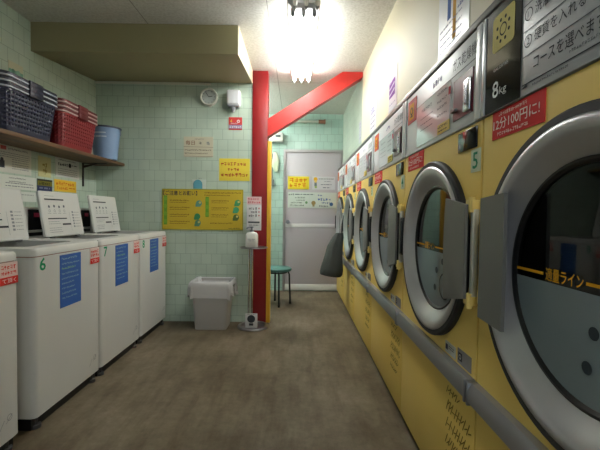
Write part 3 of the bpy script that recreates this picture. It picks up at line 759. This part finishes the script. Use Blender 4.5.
def yel(i, w, h):
    R = (176, 62, 44)
    i.scrawl(.02, h - .07, w - .05, .032, R); i.scrawl(.085, h - .122, w - .17, .03, R); i.scrawl(.02, .042, w - .04, .034, R)
bp('wall_sign', 'bright yellow sign with three red lines beside the red column', 'sign', -.781, -.477, 1.415, 1.636, (228, 206, 72), yel)
def notc(i, w, h):
    i.scrawl(.11, h - .028, .09, .008, (96, 84, 78)); i.text('毎日', .02, h - .082, .044, (132, 84, 66), w=.09, bold=.008); i.scrawl(.15, h - .076, .04, .026, (70, 70, 74)); i.scrawl(.225, h - .082, .04, .034, (104, 116, 124))
    i.line(0, h - .098, w, h - .104, .003, (130, 110, 100)); i.scrawl(.01, .062, w - .03, .014, (100, 92, 84)); i.scrawl(.01, .03, w * .8, .013, (100, 92, 84))
    i.line(0, .008, w, .006, .003, (120, 112, 104))
bp('paper_notice', 'beige paper notice with brown heading below the clock', 'notice', -1.133, -.842, 1.645, 1.846, (206, 200, 176), notc)
def smallc(i, w, h): i.disc(.055, .045, .045, (96, 160, 176)); i.rect(.01, .0, .09, .045, (96, 160, 176)); i.scrawl(.06, .10, .04, .008, (120, 132, 140))
bp('picture_card', 'small pale card with a blue shape above the yellow rules board', 'card', -1.047, -.909, 1.332, 1.424, (196, 208, 200), smallc)
def redc(i, w, h):
    W = (226, 206, 204)
    i.scrawl(.015, h * .62, .035, .026, (232, 190, 80)); i.ring(w * .72, h * .68, .006, .016, W); i.rect(0, .012, w, .038, (150, 130, 160)); i.scrawl(.01, .018, w - .02, .02, (226, 220, 230), k=1.6); i.scrawl(.02, .058, w * .5, .014, W)
bp('warning_card', 'small red warning card under the white dispenser', 'sign', -.69, -.557, 1.918, 2.042, (200, 62, 62), redc)

t = thing('wall_clock', 'round white wall clock below the soffit', 'clock', (-.883, YB, 2.232))
obj('case', lathe(B(), [(.087, .0), (.087, .028), (.080, .036), (.070, .034), (.068, .022)], axis='y', seg=48), mat((206, 206, 194), .4), t)
obj('dial', lathe(B(), [(.0695, .0215), (.02, .0216)], axis='y', seg=40, cap1=True), mat((176, 184, 180), .5), t)
ink = Ink((0, -.0225, 0), (1, 0, 0), (0, 0, 1), t, 'hour_mark')
for k in range(12):
    a = PI / 6 * k; ink.line(.054 * math.sin(a), .054 * math.cos(a), .063 * math.sin(a), .063 * math.cos(a), .004, (60, 64, 66))
ink.done()
ink = Ink((0, -.0235, 0), (1, 0, 0), (0, 0, 1), t, 'hand'); ink.line(0, 0, .036, .006, .006, (40, 42, 44)); ink.line(0, 0, -.03, .042, .004, (40, 42, 44)); ink.done()

t = thing('soap_dispenser', 'white rounded dispenser box between the clock and the red column', 'dispenser', (-.632, YB, 2.14))
obj('housing', box(B(), -.066, .066, -.095, 0, 0, .148, .022, 4), mat((226, 226, 230), .3), t)
b = B(); box(b, -.055, .055, -.088, -.002, -.012, .002, .004); lathe(b, [(.030, -.012), (.026, -.03), (.016, -.045), (.012, -.062)], (-.005, -.05, 0), 'z', 20, cap0=True, cap1=True)
obj('nozzle', b, mat((150, 152, 158), .4), t)

# ------------------------------------------------------------------ bin, sanitiser stand, stool
t = thing('trash_bin', 'light grey plastic bin lined with a clear bag against the tile wall', 'bin', (-.80, 3.545, 0))
R = lambda hx, hy, z, r=.03: [(x, y, z) for x, y in rrect(hx, hy, r, 6)]
obj('body', loft(B(), [R(.146, .108, 0), R(.15, .112, .008), R(.178, .130, .425), R(.188, .138, .43), R(.188, .138, .445), R(.172, .126, .446), R(.142, .104, .02)]), mat((190, 188, 187), .5), t)
b = B(); random.seed(3)
loops = []
n = 96
def wav(hx, hy, z, amp, ph):
    base = rrect(hx, hy, .045, 23); out = []
    for i, (x, y) in enumerate(base):
        a = 2 * PI * i / len(base); q = 1 + amp * (math.sin(11 * a + ph) + .7 * math.sin(19 * a + 2 * ph) + .5 * math.sin(31 * a))
        out.append((x * q, y * q, z + amp * .5 * math.sin(3 * a + ph) + amp * .3 * math.sin(7 * a)))
    return out
loft(b, [wav(.15, .11, .30, .02, 0), wav(.168, .122, .40, .015, .5), wav(.176, .13, .452, .006, 1), wav(.190, .141, .458, .006, 1.2), wav(.200, .150, .44, .012, 1.5), wav(.204, .152, .40, .026, 2), wav(.204, .150, .35, .042, 2.6), wav(.206, .149, .315, .055, 3.0)], False, False)
obj('liner_bag', b, clear((240, 240, 242), .97, .15, 1.4, diffuse=(250, 250, 252), dfac=.8), t, sharp=180)

SX, SY = -.413, 3.545
t = thing('sanitizer_stand', 'slim steel pedal stand with a round base before the red column', 'stand', (SX, SY, 0))
obj('base', lathe(B(), [(.148, 0), (.150, .008), (.142, .018), (.120, .020), (.116, .012), (.116, .002)], seg=56, cap0=True, cap1=True), mat((160, 160, 164), .28, .9), t)
for dx in (-.045, -.012): obj('pole', cyl(B(), (dx, .0, .01), (dx, .0, .765), .0085, seg=16), CHROME, t)
b = B(); tube(b, [(.128 * math.cos(2 * PI * k / 40), .128 * math.sin(2 * PI * k / 40), .768) for k in range(41)], .005, 8); box(b, -.13, .13, -.012, .012, .762, .768); lathe(b, [(.055, .764), (.055, .771)], (-.01, 0, 0), 'z', 24, cap0=True, cap1=True)
obj('tray', b, mat((150, 150, 154), .3, .9), t)
p = obj('pedal_card', box(B(), -.062, .052, -.108, -.102, .022, .158, .003), mat((214, 214, 214), .5), t)
ink = Ink((-.062, -.108, .022), (1, 0, 0), (0, 0, 1), p, 'marking'); ink.disc(.056, .085, .037, (58, 60, 66)); ink.rect(.036, .022, .04, .022, (70, 72, 78)); ink.dashes(.02, .126, .075, .004, (110, 112, 116)); ink.done()
b = B(); box(b, -.035, .03, -.112, -.06, .012, .02, .003); obj('pedal', b, STEEL, t)
sp = obj('sign_holder', box(B(), -.075, .066, .034, .038, .93, 1.255, .002), mat((232, 230, 230), .45), t)
ink = Ink((-.075, .034, .93), (1, 0, 0), (0, 0, 1), sp); P = (206, 74, 92)
ink.rect(0, .25, .141, .075, (236, 206, 208)); ink.scrawl(.01, .292, .12, .022, P, k=1.5); ink.scrawl(.01, .262, .12, .02, P, k=1.5)
D = (66, 68, 74)
for k in range(3): ink.scrawl(.02 + .02 * (k % 2), .20 - k * .034, .05, .02, D); ink.rect(.085, .20 - k * .034, .01, .024, D); ink.rect(.112, .205 - k * .034, .012, .014, (206, 110, 110))
ink.rect(.015, .07, .11, .016, (84, 86, 92)); ink.dashes(.02, .048, .1, .006, D); ink.done()
obj('sign_post', cyl(B(), (-.03, .043, .765), (-.03, .043, 1.2), .005, seg=10), CHROME, t)
t = thing('pump_bottle', 'white sanitizer pump bottle standing on the steel stand tray', 'bottle', (SX - .018, SY - .01, .772))
obj('bottle_body', loft(B(), [R(.054, .034, 0, .02), R(.058, .038, .006, .02), R(.058, .038, .118, .02), R(.045, .03, .138, .02), R(.018, .018, .147, .0179)]), mat((222, 222, 216), .4), t)
ink = Ink((-.045, -.0385, .02), (1, 0, 0), (0, 0, 1), t, 'marking'); ink.dashes(.012, .055, .066, .006, (150, 152, 160)); ink.dashes(.018, .04, .05, .005, (150, 152, 160)); ink.done()
b = B(); cyl(b, (0, 0, .147), (0, 0, .163), .018, seg=20); cyl(b, (0, 0, .163), (0, 0, .185), .007, seg=12); tube(b, [(.004, 0, .19), (-.02, -.01, .192), (-.042, -.022, .182), (-.046, -.024, .172)], .007, 10); cyl(b, (0, 0, .184), (0, 0, .197), .015, seg=16)
obj('pump', b, mat((120, 124, 132), .4), t)

t = thing('stool', 'small stool with a teal round seat and dark legs by the yellow post', 'stool', (-.235, 4.45, 0))
obj('seat', lathe(B(), [(.145, .405), (.17, .408), (.176, .42), (.174, .438), (.16, .447), (.05, .45)], seg=40, cap0=True, cap1=True), mat((72, 116, 110), .5), t)
b = B(); tube(b, [(.12 * math.cos(2 * PI * k / 32), .12 * math.sin(2 * PI * k / 32), .39) for k in range(33)], .008, 8); obj('seat_hoop', b, mat((52, 56, 58), .35, .7), t)
for a in (-PI / 2 + .2, .2, PI / 2 + .2, PI + .2):
    c, s = math.cos(a), math.sin(a)
    obj('leg', tube(B(), [(.10 * c, .10 * s, .402), (.135 * c, .135 * s, .392), (.150 * c, .150 * s, .36), (.165 * c, .165 * s, .012)], .011, 10), mat((52, 56, 58), .35, .7), t)
    obj('leg_cap', cyl(B(), (.1655 * c, .1655 * s, 0), (.1650 * c, .1650 * s, .03), .0135, seg=14), BLACK, t)

# ------------------------------------------------------------------ far wall and door things
YD = YF - .041
def dp(label, x0, x1, z0, z1, col, fn):
    o, ink = sheet('door_poster', label, 'poster', 'back', (x0, YD, z0), x1 - x0, z1 - z0, col, .002, 'papers taped to the grey door'); fn(ink, x1 - x0, z1 - z0); ink.done()
def d1(i, w, h):
    O = (214, 128, 28); i.scrawl(.025, h * .53, w - .05, .062, O, .15); i.scrawl(.025, .03, w - .05, .062, O, .15)
dp('bright yellow paper with orange writing on the grey door', -.137, .160, 1.438, 1.618, (236, 214, 60), d1)
def d2(i, w, h):
    i.disc(.045, h * .8, .028, (222, 170, 48)); i.poly([(.03, h * .25), (.065, h * .25), (.062, h * .62), (.03, h * .62)], (112, 122, 128)); i.disc(.047, h * .62, .018, (222, 190, 110)); i.rect(.035, .02, .03, .03, (150, 180, 110))
    i.dashes(.09, h * .8, w - .11, .008, (96, 104, 116)); i.dashes(.17, h * .6, .09, .008, (130, 136, 150)); i.dashes(.12, h * .36, .15, .009, (96, 104, 116)); i.dashes(.15, h * .12, .1, .01, (96, 104, 116))
dp('pale paper with a small orange figure on the grey door', .205, .525, 1.437, 1.618, (206, 206, 212), d2)
def d3(i, w, h):
    i.scrawl(.01, h - .045, .08, .028, (70, 76, 88)); i.dashes(.1, h - .036, w * .4, .012, (100, 110, 116))
    for k, (x, ww) in enumerate(((.10, .15), (.12, .13), (.04, .16), (.03, .20))): i.scrawl(x, h - .085 - k * .036, ww, .02, (90, 106, 92))
    i.disc(.26, .075, .018, (110, 150, 110)); i.disc(.36, .07, .03, (150, 130, 84)); i.rect(.345, .02, .03, .05, (150, 140, 100)); i.rect(.30, .0, .003, h, (190, 196, 200))
    i.scrawl(.42, h - .05, .07, .022, (60, 84, 150)); i.scrawl(.42, h - .115, .18, .038, (44, 84, 160)); i.scrawl(.47, h - .158, .12, .026, (70, 96, 150)); i.disc(.61, .055, .026, (70, 104, 150)); i.scrawl(.44, .018, .13, .022, (56, 60, 80))
dp('wide pale paper with green and blue writing, low on the grey door', -.134, .548, 1.178, 1.396, (204, 212, 206), d3)
t = thing('switch_box', 'small white box on the far wall under the red brace', 'box', (-.315, YF, 2.09))
obj('case', box(B(), -.10, .10, -.09, 0, 0, .125, .008), mat((226, 226, 222), .4), t)
b = B(); box(b, .0, .07, -.096, -.09, .06, .09, .002); obj('switch', b, mat((70, 76, 80), .4), t)
t = thing('hanging_brush', 'pale gloves and a dark brush hanging on the far wall beside the door', 'cleaning tools', (-.325, YF - .012, 1.95))
obj('hook', box(B(), -.02, .02, -.012, .012, -.02, .01, .003), mat((60, 62, 60), .5), t)
b = B()
loft(b, [[(x + cx, y - .018, z) for x, y in rrect(hx, hy, min(hx, hy) * .9, 4)] for cx, hx, hy, z in ((0, .02, .008, .0), (.01, .035, .015, -.05), (.015, .05, .018, -.12), (.01, .045, .016, -.2), (.02, .02, .01, -.27))])
obj('glove', b, mat((206, 216, 190), .8, noise=.1, scale=20), t)
b = B(); tube(b, [(-.035, -.014, -.02), (-.035, -.016, -.3), (-.03, -.016, -.40)], .009, 8); loft(b, [[(x - .028, y - .016, z) for x, y in rrect(.024, .014, .012, 4)] for z in (-.38, -.47)])
obj('brush', b, mat((112, 122, 124), .5), t)
t = thing('water_pipe', 'pale water pipe with a brass end high on the far wall', 'pipe', (-.4, YF - .06, 2.37))
b = B(); cyl(b, (-.2, 0, 0), (.68, 0, .006), .016, seg=16)
for x in (0.1, .5): box(b, x - .012, x + .012, -.006, .058, -.008, .008)
obj('tube', b, mat((188, 190, 180), .4), t)
b = B(); cyl(b, (.68, 0, .006), (.76, 0, .006), .026, seg=18); cyl(b, (.755, 0, .006), (.775, 0, .006), .034, seg=18); obj('valve', b, mat((150, 104, 84), .4, .4), t)

# ------------------------------------------------------------------ posters on the wall over the dryers
XR = .629
def rp(label, y0, y1, z0, z1, col, fn):
    o, ink = sheet('wall_poster', label, 'poster', 'right', (XR, y1, z0), y1 - y0, z1 - z0, col, .002, 'posters above the dryers', .25); fn(ink, y1 - y0, z1 - z0); ink.done()
def r1(i, w, h):
    i.poly([(.10, h - .04), (.135, h - .04), (.135, h - .20), (.10, h - .20)], (74, 104, 170)); i.rect(.155, h - .30, .03, .30, (216, 162, 70))
    for k in range(3): i.scrawl(.2, h - .08 - k * .06, .075, .02, (110, 124, 160))
    for k in range(4): i.dashes(.02, h - .22 - k * .03, .22, .006, (150, 152, 170))
rp('largest glossy white poster with blue and orange print above dryer 5', 1.39, 1.69, 1.765, 2.12, (232, 232, 234), r1)
def r2(i, w, h):
    P = (112, 56, 132); i.rect(.02, .09, w - .06, h - .16, P)
    for k in range(4): i.line(.03, .11 + k * .04, w - .05, .13 + k * .04, .01, (206, 190, 214), k=1.6)
    i.dashes(.03, .04, w - .06, .008, (150, 140, 170))
rp('purple and white poster above dryer 4', 2.39, 2.60, 1.80, 2.07, (222, 220, 228), r2)
def r3(i, w, h):
    for k in range(5): i.dashes(.03, .05 + k * .04, w - .06, .012, (130, 122, 150))
    i.rect(.04, h - .09, w - .10, .05, (160, 156, 180))
rp('white poster with faint violet print above dryer 3', 3.02, 3.26, 1.78, 2.04, (226, 226, 230), r3)
def r4(i, w, h):
    for k in range(5): i.scrawl(.02, .04 + k * .036, w - .04, .02, (120, 122, 150))
rp('small greyish poster over dryer 2', 3.70, 3.85, 1.82, 2.04, (196, 198, 206), r4)
